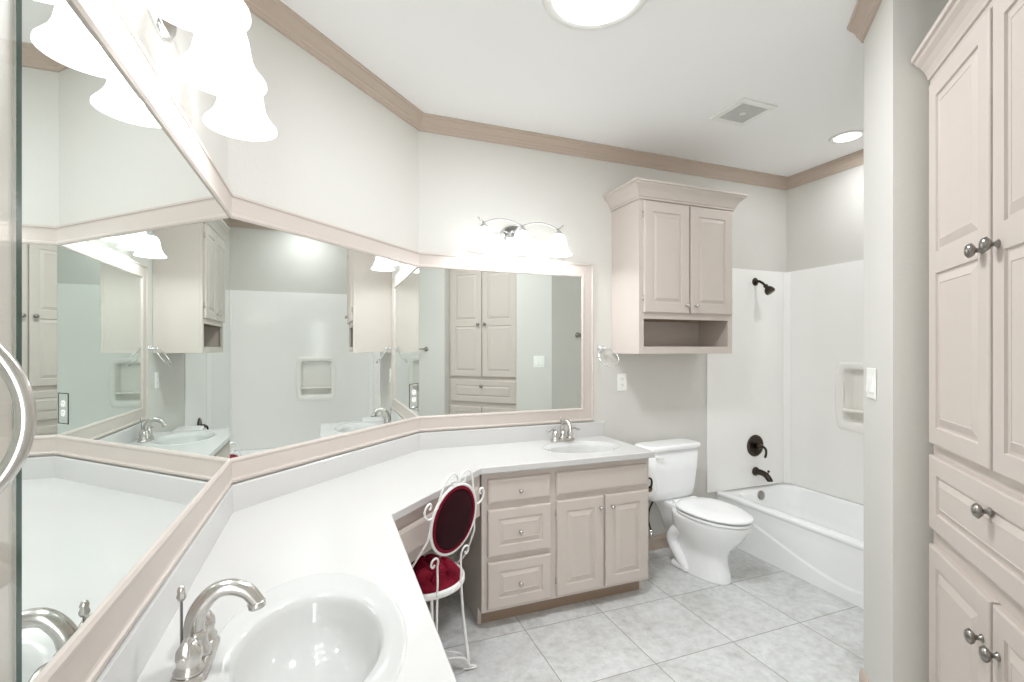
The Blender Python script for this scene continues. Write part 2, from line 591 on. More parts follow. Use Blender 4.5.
def bowl(c, ax, ay, iax, iay, name='sink_bowl'):
    mb = MB(); rings = []
    for fx, fy, z in ((ax, ay, 0), (ax - .003, ay - .003, .002), (ax - .008, ay - .008, .0022), (ax - .014, ay - .014, .0), (iax + .020, iay + .024, -.004), (iax + .006, iay + .008, -.007),
                      (iax, iay, -.012), (iax - .006, iay - .008, -.026), (iax * .90, iay * .90, -.055), (iax * .76, iay * .76, -.088), (iax * .55, iay * .55, -.113), (iax * .32, iay * .32, -.126), (.026, .026, -.131)):
        rings.append([(x, y, CZ + z) for x, y in ellipse(c, fx, fy)])
    mb.loft(rings, (False, False))
    o = mb.build(name, M['sink'], ct)
    d = MB(); d.lathe([(.026, -.004), (.027, .001), (.022, .003), (.019, .0), (.016, .002), (.010, .004), (.003, .005)], (c[0], c[1], CZ - .132), n=24)
    d.build('drain', M['nickel'], o)


bowl(S1, .188, .295, .140, .195)
bowl(S2, .250, .175, .200, .138)

# ---------------------------------------------------------------- faucets (x along the wall, -y to the user)


def faucet(label, loc, rot, k=1.0):
    t = thing('faucet', label, 'faucet', loc, rot, None)
    b = MB()
    def cap(w, d, z): # stadium ring
        pts = []
        for i in range(32):
            a = 2 * pi * i / 32
            pts.append(((w - d) * (1 if cos(a) > 0 else -1) * (1 if abs(cos(a)) > .02 else 0) + d * cos(a), d * sin(a), z))
        return pts
    b.loft([cap(.082, .029, 0), cap(.082, .029, .006), cap(.079, .026, .010), cap(.074, .022, .016), cap(.070, .019, .018)])
    b.build('base_plate', M['nickel'], t)
    s = MB()
    s.lathe([(.026, 0), (.025, .012), (.020, .02), (.018, .035), (.0175, .05)], (0, 0, .012), n=24)
    s.tube([(0, 0, .035), (0, .004, .064), (0, -.004, .098), (0, -.028, .126), (0, -.056, .131), (0, -.083, .119), (0, -.097, .101), (0, -.101, .094)],
           [.019, .0175, .0165, .0155, .0147, .0142, .0135, .0135], 16)
    s.lathe([(.0155, 0), (.0160, .003), (.0160, .010), (.0132, .013)], (0, -.1015, .084), (0, .15, 1), 18)
    s.build('spout', M['nickel'], t)
    for sg in (-1, 1):
        h = MB()
        h.lathe([(.024, 0), (.0245, .006), (.020, .012), (.019, .020), (.0215, .028), (.0200, .040), (.013, .052), (.008, .056)], (sg * .052, 0, .014), n=22)
        h.tube([(sg * .052, 0, .060), (sg * .060, 0, .073), (sg * .082, -.002, .078), (sg * .104, -.004, .068), (sg * .118, -.004, .068)], [.009, .0085, .0065, .0075, .006], 10)
        h.build('lever_handle', M['nickel'], t)
    r = MB()
    r.lathe([(.0025, 0), (.0025, .104), (.006, .106), (.0085, .112), (.0060, .120), (.0075, .124), (.0050, .131), (.002, .133)], (0, .024, .015), n=12)
    r.build('lift_rod', M['nickel'], t)
    return t


faucet('brushed nickel faucet at the near sink, in the foreground', (-.228, 1.055, CZ), A_L)
faucet('brushed nickel faucet at the far sink under the back wall mirror', (1.395, 2.722, CZ), A_B)

# ---------------------------------------------------------------- vanity cabinets
VX0, VX1, VF = .724, 1.732, 2.301
t = thing('vanity_cabinet', 'greige vanity cabinet under the far sink with three drawers and two doors', 'cabinet', (0, VF, 0), 0)
mb = MB()
mb.box(VX0, VX1, .0, .02, .087, .792)            # face frame sheet
for xa in (VX0, VX1 - .018):
    mb.add([(xa + dx, y, z) for dx in (0, .018) for y, z in ((.02, .087), (.065, .087), (.065, 0), (.498, 0), (.498, .792), (.02, .792))],
           [(0, 1, 2, 3, 4, 5), (11, 10, 9, 8, 7, 6)] + [(i, (i + 1) % 6, 6 + (i + 1) % 6, 6 + i) for i in range(6)])
mb.box(VX0 + .018, VX1 - .018, .02, .498, .087, .105)
mb.build('body', M['cab'], t, bevel=.0015)
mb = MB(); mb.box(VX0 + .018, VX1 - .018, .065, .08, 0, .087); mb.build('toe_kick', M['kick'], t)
PX0, PX1 = .753, 1.102
for z0, z1 in ((.634, .758), (.369, .605), (.105, .339)):
    mb = MB()
    if z1 - z0 < .15: panel_front(mb, PX0, PX1, z0, z1, -.0005, edge=.014, t=.018)
    else: panel_front(mb, PX0, PX1, z0, z1, -.0005, edge=.008, panels=[(PX0 + .054, PX1 - .050, z0 + .050, z1 - .048)], wedge=.022)
    d = mb.build('drawer', M['cab'], t)
    knob_mb(((PX0 + PX1) / 2 - .004, -.019, (z0 + z1) / 2 - .006), .0125).build('knob', M['nickel'], d)
mb = MB(); panel_front(mb, 1.135, 1.714, .636, .759, -.0005, edge=.014, t=.018); mb.build('false_drawer_front', M['cab'], t)
for x0, x1, kx in ((1.136, 1.421, 1.396), (1.434, 1.716, 1.470)):
    mb = MB(); panel_front(mb, x0, x1, .104, .608, -.0005, edge=.008, panels=[(x0 + .055, x1 - .055, .160, .552)], wedge=.026)
    d = mb.build('door', M['cab'], t)
    knob_mb((kx, -.019, .546), .0125).build('knob', M['nickel'], d)
    hx = x0 - .003 if x0 < 1.2 else x1 + .003
    for hz in (.17, .53):
        hg = MB(); hg.lathe([(.003, 0), (.003, .035)], (hx, -.008, hz), n=8); hg.build('hinge', M['nickel'], d)

t = thing('vanity_cabinet', 'greige vanity cabinet under the near sink along the left wall', 'cabinet', (.185, .68, 0), pi / 2)
# local x runs with world +Y, local y with world -X
mb = MB(); L_ = 1.05
mb.box(0, L_, 0, .02, .087, .792); mb.box(0, .018, .02, .51, 0, .792); mb.box(L_ - .018, L_, .02, .51, 0, .792)
mb.build('body', M['cab'], t, bevel=.0015)
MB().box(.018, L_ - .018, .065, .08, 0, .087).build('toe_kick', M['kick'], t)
for x0, x1, kx in ((.03, .51, .48), (.54, 1.02, .57)):
    mb = MB(); panel_front(mb, x0, x1, .104, .608, -.0005, edge=.008, panels=[(x0 + .055, x1 - .055, .160, .552)])
    d = mb.build('door', M['cab'], t); knob_mb((kx, -.019, .546), .0125).build('knob', M['nickel'], d)
mb = MB(); panel_front(mb, .03, 1.02, .636, .759, -.0005, edge=.014, t=.018); mb.build('false_drawer_front', M['cab'], t)

# knee-space apron drawer under the angled counter, local x along (1,1)
kx0 = Vector((.190, 1.765)); t = thing('knee_drawer', 'greige apron drawer under the angled counter behind the velvet chair', 'drawer', (kx0.x, kx0.y, 0), pi / 4)
AL = .735
mb = MB(); mb.box(0, AL, 0, .018, .585, .793); mb.build('apron', M['cab'], t, bevel=.0015)
mb = MB(); panel_front(mb, .05, AL - .05, .628, .742, -.0005, edge=.014, t=.018); mb.build('drawer_front', M['cab'], t)
mb = MB(); mb.box(.02, AL - .02, .02, .30, .60, .615); mb.build('drawer_bottom', M['cab'], t)

# ---------------------------------------------------------------- wall cabinet over the toilet
WX0, WX1, WF = 1.808, 2.560, 2.497
t = thing('wall_cabinet', 'greige wall cabinet with two doors and an open shelf above the toilet', 'cabinet', (0, WF, 0), 0)
WD = YB - WF - .001
mb = MB()
mb.box(WX0, WX0 + .018, .02, WD, 1.382, 2.375); mb.box(WX1 - .018, WX1, .02, WD, 1.382, 2.375)
mb.box(WX0 + .018, WX1 - .018, WD - .012, WD, 1.40, 2.357)
mb.box(WX0 + .018, WX1 - .018, .02, WD, 1.382, 1.40); mb.box(WX0 + .018, WX1 - .018, .02, WD, 2.357, 2.375)
# face frame
mb.box(WX0, WX0 + .036, 0, .02, 1.382, 2.375); mb.box(WX1 - .036, WX1, 0, .02, 1.382, 2.375)
mb.box(WX0 + .036, WX1 - .036, 0, .02, 1.382, 1.428); mb.box(WX0 + .036, WX1 - .036, 0, .02, 1.602, 1.66); mb.box(WX0 + .036, WX1 - .036, 0, .02, 2.32, 2.375)
mb.build('body', M['cab'], t, bevel=.0012)
mb = MB(); mb.box(WX0 + .018, WX1 - .018, .02, WD - .012, 1.604, 1.616); mb.box(WX0 + .019, WX1 - .019, .021, WD - .013, 1.4, 1.409)
mb.build('shelf', M['cabin'], t)
mb = MB(); q = WD
def crown_ring(off, z): return [(WX0 - off, WD, z), (WX0 - off, -off, z), (WX1 + off, -off, z), (WX1 + off, WD, z)]
mb.loft([crown_ring(o_, z_) for o_, z_ in ((.001, 2.345), (.010, 2.346), (.010, 2.358), (.016, 2.361), (.018, 2.369), (.024, 2.382), (.036, 2.402), (.052, 2.418), (.060, 2.424), (.062, 2.432), (.070, 2.435), (.070, 2.448))], (True, True), smooth=False)
mb.build('crown_moulding', M['cab'], t)
for x0, x1, kx, hx in ((1.836, 2.184, 2.152, 1.832), (2.196, 2.545, 2.228, 2.549)):
    mb = MB(); panel_front(mb, x0, x1, 1.642, 2.336, -.0005, edge=.007, panels=[(x0 + .062, x1 - .062, 1.705, 2.272)], wedge=.020)
    d = mb.build('door', M['cab'], t)
    knob_mb((kx, -.019, 1.690), .0125).build('knob', M['nickel'], d)
    for hz in (1.71, 2.23):
        hg = MB(); hg.lathe([(.0035, 0), (.0035, .04)], (hx, -.008, hz), n=8); hg.build('hinge', M['nickel'], d)

# ---------------------------------------------------------------- tall linen cabinet in the angled recess
t = thing('linen_cabinet', 'tall greige linen cabinet built into the recess beside the light switch', 'cabinet', (1.871 - .006, .984 - .006, 0), A_T)
TW = .842
mb = MB()
mb.box(.003, TW, 0, .02, .087, 2.31); mb.box(.003, .02, .02, .38, 0, 2.31); mb.box(TW - .02, TW, .02, .38, 0, 2.31); mb.box(.02, TW - .02, .02, .38, 2.29, 2.31)
mb.build('body', M['cab'], t, bevel=.0012)
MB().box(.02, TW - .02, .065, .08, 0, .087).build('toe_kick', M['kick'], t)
mid = .430
def lk(p, par): knob_mb(p, .0175, .029, flute=(10, .07)).build('knob', M['darknickel'], par)
for x0, x1, kx in ((.030, mid - .006, mid - .040), (mid + .006, TW - .028, mid + .040)):
    mb = MB(); panel_front(mb, x0, x1, 1.112, 2.272, -.0005, t=.021, edge=.006, panels=[(x0 + .058, x1 - .058, 1.168, 1.655), (x0 + .058, x1 - .058, 1.722, 2.215)], wedge=.024)
    d = mb.build('door', M['cab'], t); lk((kx, -.0215, 1.672), d)
    mb = MB(); panel_front(mb, x0, x1, .105, .784, -.0005, t=.021, edge=.006, panels=[(x0 + .058, x1 - .058, .160, .727)], wedge=.024)
    d = mb.build('door', M['cab'], t); lk((kx, -.0215, .672), d)
mb = MB(); panel_front(mb, .030, TW - .028, .838, 1.074, -.0005, t=.021, edge=.006, panels=[(.030 + .060, TW - .088, .895, 1.018)], wedge=.018)
d = mb.build('drawer', M['cab'], t); lk((mid, -.0215, 1.010), d)
mb = MB()
rings = []
for o_, z_ in ((.001, 2.285), (.007, 2.286), (.008, 2.300), (.014, 2.303), (.016, 2.312), (.022, 2.328), (.034, 2.346), (.046, 2.358), (.050, 2.366), (.058, 2.370), (.058, 2.386)):
    rings.append([(.001, .10, z_), (.001, -o_, z_), (TW + .002, -o_, z_), (TW + .002, .10, z_)])
mb.loft(rings, (True, True), smooth=False); mb.build('crown_moulding', M['cab'], t)

# ---------------------------------------------------------------- vanity lights


def vanity_light(label, loc, rot, flip=1):
    t = thing('vanity_light', label, 'light', loc, rot, 'three-shade vanity lights above the mirrors')
    # origin: wall point at the middle shade, z of the rims' plane
    ZT = .150
    OUT = -.120
    b = MB()
    pts = []
    rr = []
    for k, s in ((0, 1.0), (.006, 1.0), (.010, .9), (.016, .82)):
        rr.append([(.098 * s * cos(2 * pi * i / 36), -k, ZT - .012 + .058 * s * sin(2 * pi * i / 36)) for i in range(36)])
    b.loft(rr); b.tube([(0, -.01, ZT - .01), (0, -.06, ZT + .012), (0, OUT, ZT + .01)], .008, 10)
    b.build('backplate', M['chrome'], t)
    a = MB()
    SP = .243
    pts = []
    for i in range(33):
        u = -1 + 2 * i / 32
        x = u * (SP + .035)
        z = ZT + .012 + .030 * abs(sin(pi * x / SP)) * (1 if abs(x) <= SP else -.0) + (.028 * (abs(x) - SP) / .035 if abs(x) > SP else 0)
        pts.append((x, OUT, z))
    a.tube(pts, .0045, 8, cr=False)
    a.build('arm', M['chrome'], t)
    for k in (-1, 0, 1):
        x = k * SP
        h = MB(); h.lathe([(.006, .0), (.010, -.004), (.018, -.012), (.027, -.026), (.029, -.032), (.024, -.033)], (x, OUT, ZT + .012), n=20)
        hd = h.build('socket', M['chrome'], t)
        s = MB()
        prof = [(.024, ZT - .018), (.034, ZT - .022), (.045, ZT - .038), (.051, ZT - .058), (.054, ZT - .080), (.058, ZT - .100), (.066, ZT - .118), (.077, ZT - .132), (.085, ZT - .142), (.086, ZT - .147),
                (.082, ZT - .145), (.074, ZT - .133), (.063, ZT - .118), (.055, ZT - .099), (.051, ZT - .079), (.048, ZT - .058), (.041, ZT - .039), (.030, ZT - .025)]
        s.lathe(prof, (x, OUT, 0), n=40, caps=(False, False))
        s.build('shade', M['shade'], t)
        bb = MB(); bb.sphere((x, OUT, ZT - .085), .024, sc=(1, 1, 1.25)); bb.build('bulb', M['bulb'], hd)
        lamp('bulb_light', 'POINT', (x, OUT, ZT - .122), BULB_W, .018, parent=t)
    return t


vanity_light('lit three-shade light high on the left wall above the near sink', (XL, 1.196, 1.998), A_L)
vanity_light('lit three-shade light on the back wall over the mirror by the far sink', (1.100, YB, 1.993), A_B)

# ---------------------------------------------------------------- ceiling fixtures
t = thing('dome_light', 'large round lit light in the middle of the ceiling', 'light', (.953, 1.581, ZC))
m_ = MB(); m_.lathe([(.150, 0), (.207, 0), (.207, -.006), (.200, -.014), (.185, -.017), (.172, -.014), (.165, -.008)], n=56, caps=(False, False)); m_.build('trim_ring', M['fixture'], t)
m_ = MB(); m_.lathe([(.170, -.009), (.165, -.016), (.14, -.026), (.09, -.034), (.03, -.038), (.002, -.0385)], n=56, caps=(False, True)); m_.build('lens', M['lens'], t)
lamp('dome_light_glow', 'AREA', (0, 0, -.045), DOME_W, .30, parent=t)
t = thing('recessed_light', 'small round recessed light in the ceiling above the bathtub', 'light', (3.10, 2.09, ZC))
m_ = MB(); m_.lathe([(.070, 0), (.098, 0), (.098, -.004), (.092, -.007), (.078, -.006), (.074, -.002)], n=40, caps=(False, False)); m_.build('trim_ring', M['fixture'], t)
m_ = MB(); m_.lathe([(.0745, -.003), (.07, -.005), (.002, -.006)], n=40, caps=(False, True)); m_.build('lens', M['canlens'], t)
lamp('recessed_light_glow', 'AREA', (0, 0, -.012), CAN_W, .13, parent=t)

t = thing('exhaust_vent', 'square white exhaust fan grille in the ceiling', 'vent', (2.215, 2.085, ZC), 0)
s_ = .125
m_ = MB(); h_ = s_
for a, b_, c, d_ in ((-h_, h_, -h_, -h_ + .035), (-h_, h_, h_ - .035, h_), (-h_, -h_ + .035, -h_ + .035, h_ - .035), (h_ - .035, h_, -h_ + .035, h_ - .035)):
    m_.box(a, b_, c, d_, -.012, 0)
m_.build('frame', M['fixture'], t, bevel=.003)
m_ = MB()
g_ = .09
for i in range(13):
    x = -g_ + i * .015
    m_.box(x - .002, x + .002, -g_, g_, -.009, -.003); m_.box(-g_, g_, x - .002, x + .002, -.008, -.004)
m_.box(-g_, g_, -g_, g_, -.0025, 0)
o = m_.build('grille', M['grille'], t)
m_ = MB(); m_.lathe([(.018, 0), (.018, -.004), (.012, -.006)], (0, 0, -.008), n=20); m_.build('screw_cap', M['fixture'], t)

# ---------------------------------------------------------------- tub surround
SZ0, SZ1 = .3471, 2.0236
t = thing('tub_surround', 'pale glossy marble wall surround behind the bathtub', 'surround', (0, 0, 0))
MB().box(2.625, XR - .011, YB - .011, YB - .0005, SZ0, SZ1).build('wall_panel', M['surround'], t, bevel=.002)
mb = MB(); X0_, X1_ = XR - .011, XR - .0005
mb.box(X0_, X1_, YTE + .011, NY0, SZ0, SZ1); mb.box(X0_, X1_, NY1, YB - .011, SZ0, SZ1); mb.box(X0_, X1_, NY0, NY1, SZ0, NZ0); mb.box(X0_, X1_, NY0, NY1, NZ1, SZ1)
mb.build('wall_panel', M['surround'], t)
MB().box(2.70, XR - .011, YTE + .0005, YTE + .011, SZ0, SZ1).build('wall_panel', M['surround'], t, bevel=.002)
for yy, sg in ((YB - .011, -1), (YTE + .011, 1)):
    m_ = MB(); m_.prism([(XR - .011, yy), (XR - .011, yy + sg * .038), (XR - .016, yy + sg * .038), (XR - .049, yy + sg * .005), (XR - .049, yy)], SZ0, SZ1 - .002)
    m_.build('corner_trim', M['surround'], t, bevel=.002)
# niche: local to the right wall, x' = -Y
nt_ = MB()
def nring(e, z0, z1, bow, x, r=.03):
    """rounded barrel-sided rectangle, y range widened by bow at mid height"""
    y0, y1 = NY0 - e, NY1 + e
    pts = []
    n = 10
    for i in range(n + 1):      # bottom, left to right
        f = i / n; pts.append((y0 + r * .6 + (y1 - y0 - 1.2 * r) * f, z0 - .010 * sin(pi * f) * (1 if e > 0 else 0)))
    for i in range(n + 1):
        f = i / n; pts.append((y1 + bow * sin(pi * f), z0 + r * .5 + (z1 - z0 - r) * f))
    for i in range(n + 1):
        f = i / n; pts.append((y1 - r * .6 - (y1 - y0 - 1.2 * r) * f, z1))
    for i in range(n + 1):
        f = i / n; pts.append((y0 - bow * sin(pi * f), z1 - r * .5 - (z1 - z0 - r) * f))
    return [(x, y, z) for y, z in pts]
XF = XR - .011
nt_.loft([nring(.036, NZ0 - .055, NZ1 + .040, .020, XF), nring(.034, NZ0 - .053, NZ1 + .038, .020, XF - .004), nring(.028, NZ0 - .046, NZ1 + .032, .018, XF - .007), nring(.004, NZ0 + .002, NZ1 - .002, .015, XF - .006),
          nring(-.002, NZ0 + .006, NZ1 - .006, .006, XF), nring(-.006, NZ0 + .006, NZ1 - .006, .000, XF + .05), nring(-.016, NZ0 + .012, NZ1 - .012, .0, XF + .085)], (False, True))
nt_.build('soap_niche', M['niche'], t)
m_ = MB(); m_.box(XF - .013, XF + .075, NY0 + .006, NY1 - .006, .970, .988); m_.build('niche_shelf', M['niche'], t, bevel=.004)

# ---------------------------------------------------------------- bathtub
t = thing('bathtub', 'white alcove bathtub with a curved relief on its apron', 'bathtub', (0, 0, 0))
BX0, BX1, BY0, BY1, BZ = 2.716, XR - .001, YTE + .001, YB - .001, .347


def rrect(x0, x1, y0, y1, r, z, n=8):
    pts = []
    for cx, cy, a0 in ((x1 - r, y1 - r, 0), (x0 + r, y1 - r, pi / 2), (x0 + r, y0 + r, pi), (x1 - r, y0 + r, 3 * pi / 2)):
        for i in range(n + 1):
            a = a0 + pi / 2 * i / n
            pts.append((cx + r * cos(a), cy + r * sin(a), z))
    return pts


mb = MB()
rg = [rrect(BX0 + .03, BX1, BY0, BY1, .004, .02), rrect(BX0 + .020, BX1, BY0, BY1, .004, .306), rrect(BX0 + .006, BX1, BY0, BY1, .006, .316), rrect(BX0, BX1, BY0, BY1, .008, .332), rrect(BX0 + .004, BX1, BY0, BY1, .008, .343),
      rrect(BX0 + .016, BX1, BY0, BY1, .010, BZ), rrect(BX0 + .075, BX1 - .050, BY0 + .085, BY1 - .075, .10, BZ), rrect(BX0 + .088, BX1 - .060, BY0 + .097, BY1 - .085, .10, BZ - .006), rrect(BX0 + .098, BX1 - .068, BY0 + .11, BY1 - .092, .11, BZ - .025),
      rrect(BX0 + .115, BX1 - .085, BY0 + .18, BY1 - .105, .12, .20), rrect(BX0 + .135, BX1 - .105, BY0 + .28, BY1 - .125, .13, .10), rrect(BX0 + .17, BX1 - .14, BY0 + .36, BY1 - .17, .12, .075)]
mb.loft(rg, (False, True))
mb.build('basin', M['tub'], t)
# apron: height field over (Y, z)
mb = MB(); NYS, NZS = 72, 34
vs, fs = [], []


def apron_line(y):   # height of the relief line (matches the swoop on the apron)
    k = (BY1 - y) / (BY1 - BY0)
    a = max(0, min(1, (k - .08) / .58)); sm = a * a * (3 - 2 * a)
    b_ = max(0, min(1, (k - .66) / .34)); sb = b_ * b_ * (3 - 2 * b_)
    return .235 - .162 * sm + .150 * sb


for i in range(NYS + 1):
    y = BY0 + (BY1 - BY0) * i / NYS
    zl = apron_line(y)
    zz = sorted([.322 * j / (NZS - 8) for j in range(NZS - 7)] + [zl - .012, zl - .008, zl - .004, zl, zl + .004, zl + .008, zl + .012])
    for z in zz:
        f = max(0, min(1, (z - zl + .009) / .018)); f = f * f * (3 - 2 * f)
        x = BX0 + .006 + .007 * f - .004 * max(0, (z - .27) / .052)
        vs.append((x, y, z))
NC = len(zz)
for i in range(NYS):
    for j in range(NC - 1):
        a = i * NC + j; fs.append((a, a + 1, a + NC + 1, a + NC))
mb.add(vs, fs, True)
mb.build('apron', M['tub'], t)
m_ = MB(); m_.lathe([(.034, 0), (.034, .004), (.028, .009), (.010, .011)], (3.060, BY1 - .094, .308), (0, -1, .16), 28); m_.build('overflow_plate', M['darknickel'], t)
m_ = MB(); m_.lathe([(.03, 0), (.03, .003), (.02, .004)], (3.08, BY1 - .30, .076), n=24); m_.build('drain', M['darknickel'], t)

YS = YB - .0115
t = thing('wall_shower_fixture', 'dark bronze shower head on its angled arm high on the surround', 'shower head', (3.094, YS, 1.931))
m_ = MB(); m_.lathe([(.031, 0), (.031, .003), (.024, .009), (.012, .013)], axis=(0, -1, 0), n=28); m_.build('flange', M['bronze'], t)
m_ = MB(); m_.tube([(0, -.008, 0), (.001, -.030, .001), (.005, -.058, -.014), (.010, -.088, -.044)], .0095, 12); m_.build('arm', M['bronze'], t)
ax = Vector((.22, -.42, -.66)).normalized()
m_ = MB(); m_.lathe([(.011, -.010), (.017, -.004), (.017, .004), (.013, .010), (.022, .018), (.031, .030), (.036, .045), (.036, .058), (.031, .066), (.027, .067)], (.010, -.086, -.042), ax, 28); m_.build('spray_head', M['bronze'], t)

t = thing('shower_valve', 'round dark bronze shower valve with a curved lever above the tub spout', 'valve', (3.093, YS, .664))
m_ = MB(); m_.lathe([(.084, 0), (.084, .004), (.075, .010), (.056, .012), (.052, .010), (.030, .013)], axis=(0, -1, 0), n=40); m_.build('escutcheon', M['bronze'], t)
m_ = MB(); m_.lathe([(.020, 0), (.020, .035), (.016, .042), (.010, .046)], (0, -.010, 0), (0, -1, 0), 24)
m_.tube([(0, -.040, 0), (.022, -.055, -.002), (.040, -.062, -.022), (.044, -.062, -.050), (.038, -.062, -.074), (.030, -.062, -.082)], [.010, .010, .009, .008, .009, .007], 12); m_.build('lever', M['bronze'], t)

t = thing('tub_spout', 'dark bronze tub spout under the round valve', 'spout', (3.096, YS, .465))
m_ = MB(); m_.lathe([(.034, 0), (.034, .006), (.029, .016), (.024, .02)], axis=(0, -1, 0), n=28)
m_.tube([(0, -.012, 0), (0, -.06, .002), (0, -.10, -.010), (0, -.128, -.036), (0, -.132, -.046)], [.025, .022, .022, .021, .019], 18)
m_.build('body', M['bronze'], t)
m_ = MB(); m_.lathe([(.005, 0), (.005, .018), (.009, .02), (.009, .028), (.004, .031)], (0, -.112, .004), (0, -.3, 1), 12); m_.build('diverter_knob', M['bronze'], t)

# ---------------------------------------------------------------- toilet (local: -y forward, origin on the floor at the wall)
TX = 2.198
t = thing('toilet', 'white two-piece toilet with closed lid between the vanity and the bathtub', 'toilet', (TX, YB - .012, 0), radians(4.5))


def egg(hw, yb, yf, z, n=48, sq=2.0, back=2.6, cx=0):
    """closed ring, half-width hw, from yb (back, near wall) to yf (front)"""
    pts = []
    ym = yb + (yf - yb) * .42
    for i in range(n):
        a = 2 * pi * i / n
        s_, c_ = sin(a), cos(a)
        e = sq if s_ < 0 else back
        x = hw * math.copysign(abs(c_) ** (2 / e), c_)
        y = (ym - yb) if s_ >= 0 else (yf - ym)
        yy = ym - (ym - yb) * abs(s_) ** (2 / e) if s_ >= 0 else ym + (yf - ym) * abs(s_) ** (2 / e)
        pts.append((x + cx, yy, z))
    return pts


mb = MB()
rings = [egg(.100, -.185, -.575, 0, sq=2.4, back=3.2), egg(.102, -.183, -.577, .012, sq=2.4, back=3.2), egg(.096, -.185, -.570, .05, sq=2.4, back=3.2), egg(.088, -.19, -.555, .11, sq=2.4, back=3.0), egg(.090, -.20, -.556, .160, sq=2.3, back=2.8),
         egg(.105, -.21, -.580, .200, sq=2.2), egg(.132, -.21, -.620, .240, sq=2.1), egg(.154, -.20, -.662, .290, sq=2.05), egg(.166, -.20, -.690, .335), egg(.171, -.20, -.704, .362), egg(.171, -.20, -.706, .372), egg(.163, -.21, -.698, .377)]
mb.loft(rings, (True, True))
# rear shelf that carries the tank
mb.loft([rrect(-.070, .070, -.30, -.10, .03, .20), rrect(-.085, .085, -.30, -.06, .04, .30), rrect(-.105, .105, -.30, -.035, .04, .365), rrect(-.112, .112, -.31, -.03, .04, .392), rrect(-.107, .107, -.305, -.035, .04, .399)])
# exposed trapway bulge on both flanks
for sg in (-1, 1):
    mb.tube([(sg * .060, -.42, .27), (sg * .090, -.33, .262), (sg * .098, -.255, .235), (sg * .098, -.222, .180), (sg * .094, -.245, .120), (sg * .090, -.300, .060), (sg * .080, -.34, .02)], [.03, .036, .038, .038, .036, .034, .03], 16)
mb.build('bowl', M['porcelain'], t)
for sg in (-1, 1):
    m_ = MB(); m_.box(sg * .085 - .035, sg * .085 + .035, -.36, -.22, 0, .045); m_.build('foot', M['porcelain'], t, bevel=.02, seg=4)
for sg in (-1, 1):
    m_ = MB(); m_.lathe([(.014, 0), (.014, .008), (.009, .016), (.003, .019)], (sg * .098, -.30, .044), n=18); m_.build('bolt_cap', M['porcelain'], t)
m_ = MB(); m_.loft([egg(.168, -.252, -.704, .3805), egg(.175, -.247, -.712, .385), egg(.176, -.247, -.713, .393), egg(.168, -.254, -.705, .397)]); m_.build('seat', M['porcelain'], t)
m_ = MB(); m_.loft([egg(.166, -.250, -.702, .4035), egg(.178, -.240, -.717, .409), egg(.178, -.240, -.717, .417), egg(.172, -.245, -.710, .426), egg(.146, -.265, -.68, .432), egg(.08, -.32, -.60, .435)]); m_.build('lid', M['porcelain'], t)
for sg in (-1, 1):
    m_ = MB(); m_.box(sg * .075 - .025, sg * .075 + .025, -.252, -.218, .395, .425); m_.build('hinge', M['porcelain'], t, bevel=.008, seg=3)
m_ = MB()
def tank(hw, y0, y1, z, r): return rrect(-hw - .045, hw - .012, -y1 * .90, -y0, r, z, 8)
m_.loft([tank(.150, .030, .175, .400, .04), tank(.168, .020, .195, .425, .045), tank(.178, .015, .203, .47, .045), tank(.195, .012, .210, .60, .045), tank(.203, .012, .214, .736, .045)])
m_.build('tank', M['porcelain'], t)
m_ = MB(); m_.loft([tank(.205, .010, .218, 0.7360, .045), tank(.214, .006, .226, 0.7420, .05), tank(.215, .006, .227, 0.7580, .05), tank(.211, .010, .223, 0.7680, .05), tank(.198, .02, .21, 0.7715, .05)])
m_.build('tank_lid', M['porcelain'], t)
m_ = MB(); m_.lathe([(.013, 0), (.013, .008), (.009, .014)], (-.200, -.190, .702), (0, -1, 0), 16)
m_.tube([(-.200, -.203, .702), (-.182, -.207, .700), (-.160, -.209, .697)], [.008, .007, .008], 10, flat=.7)
m_.build('flush_lever', M['plate'], t)

t = thing('supply_valve', 'toilet water supply valve with dark hose by the baseboard behind the vanity end', 'valve', (2.085, YB - .001, .135))
m_ = MB(); m_.lathe([(.026, 0), (.024, .006), (.008, .009), (.008, .05)], axis=(0, -1, 0), n=20)
m_.lathe([(.011, 0), (.011, .05)], (0, -.055, -.02), n=14)
m_.build('stop', M['chrome'], t)
m_ = MB(); m_.lathe([(.010, 0), (.019, .006), (.019, .014), (.010, .018)], (0, -.062, .0), (0, -1, 0), 14, flute=(6, .12)); m_.build('handle', M['chrome'], t)
m_ = MB(); m_.tube([(0, -.055, .03), (-.022, -.06, .10), (-.030, -.08, .18), (-.012, -.095, .24), (-.005, -.10, .275)], .006, 8); m_.build('hose', M['rubber'], t)

# paper holder on the vanity's end panel
t = thing('paper_holder', 'dark toilet paper holder fixed to the right end of the far vanity', 'holder', (1.7325, 2.40, .634), 0)
m_ = MB(); m_.lathe([(.024, 0), (.024, .004), (.016, .010)], (0, 0, 0), (1, 0, 0), 20)
m_.tube([(.006, 0, 0), (.05, 0, .004), (.088, 0, -.002), (.098, .0, -.030), (.090, 0, -.054)], .006, 10)
m_.tube([(.090, -.004, -.056), (.090, .135, -.056)], .006, 10, cr=False)
m_.build('arm', M['bronze'], t)
t2 = thing('toilet_roll', 'white toilet paper roll hanging beside the far vanity', 'toilet paper', (1.7325 + .090, 2.41, .5665), 0)
m_ = MB()
m_.lathe([(.0195, 0), (.046, 0), (.048, .003), (.048, .107), (.046, .11), (.0195, .11), (.0195, 0)], axis=(0, 1, 0), n=36, caps=(False, False))
m_.build('paper', M['tissue'], t2)
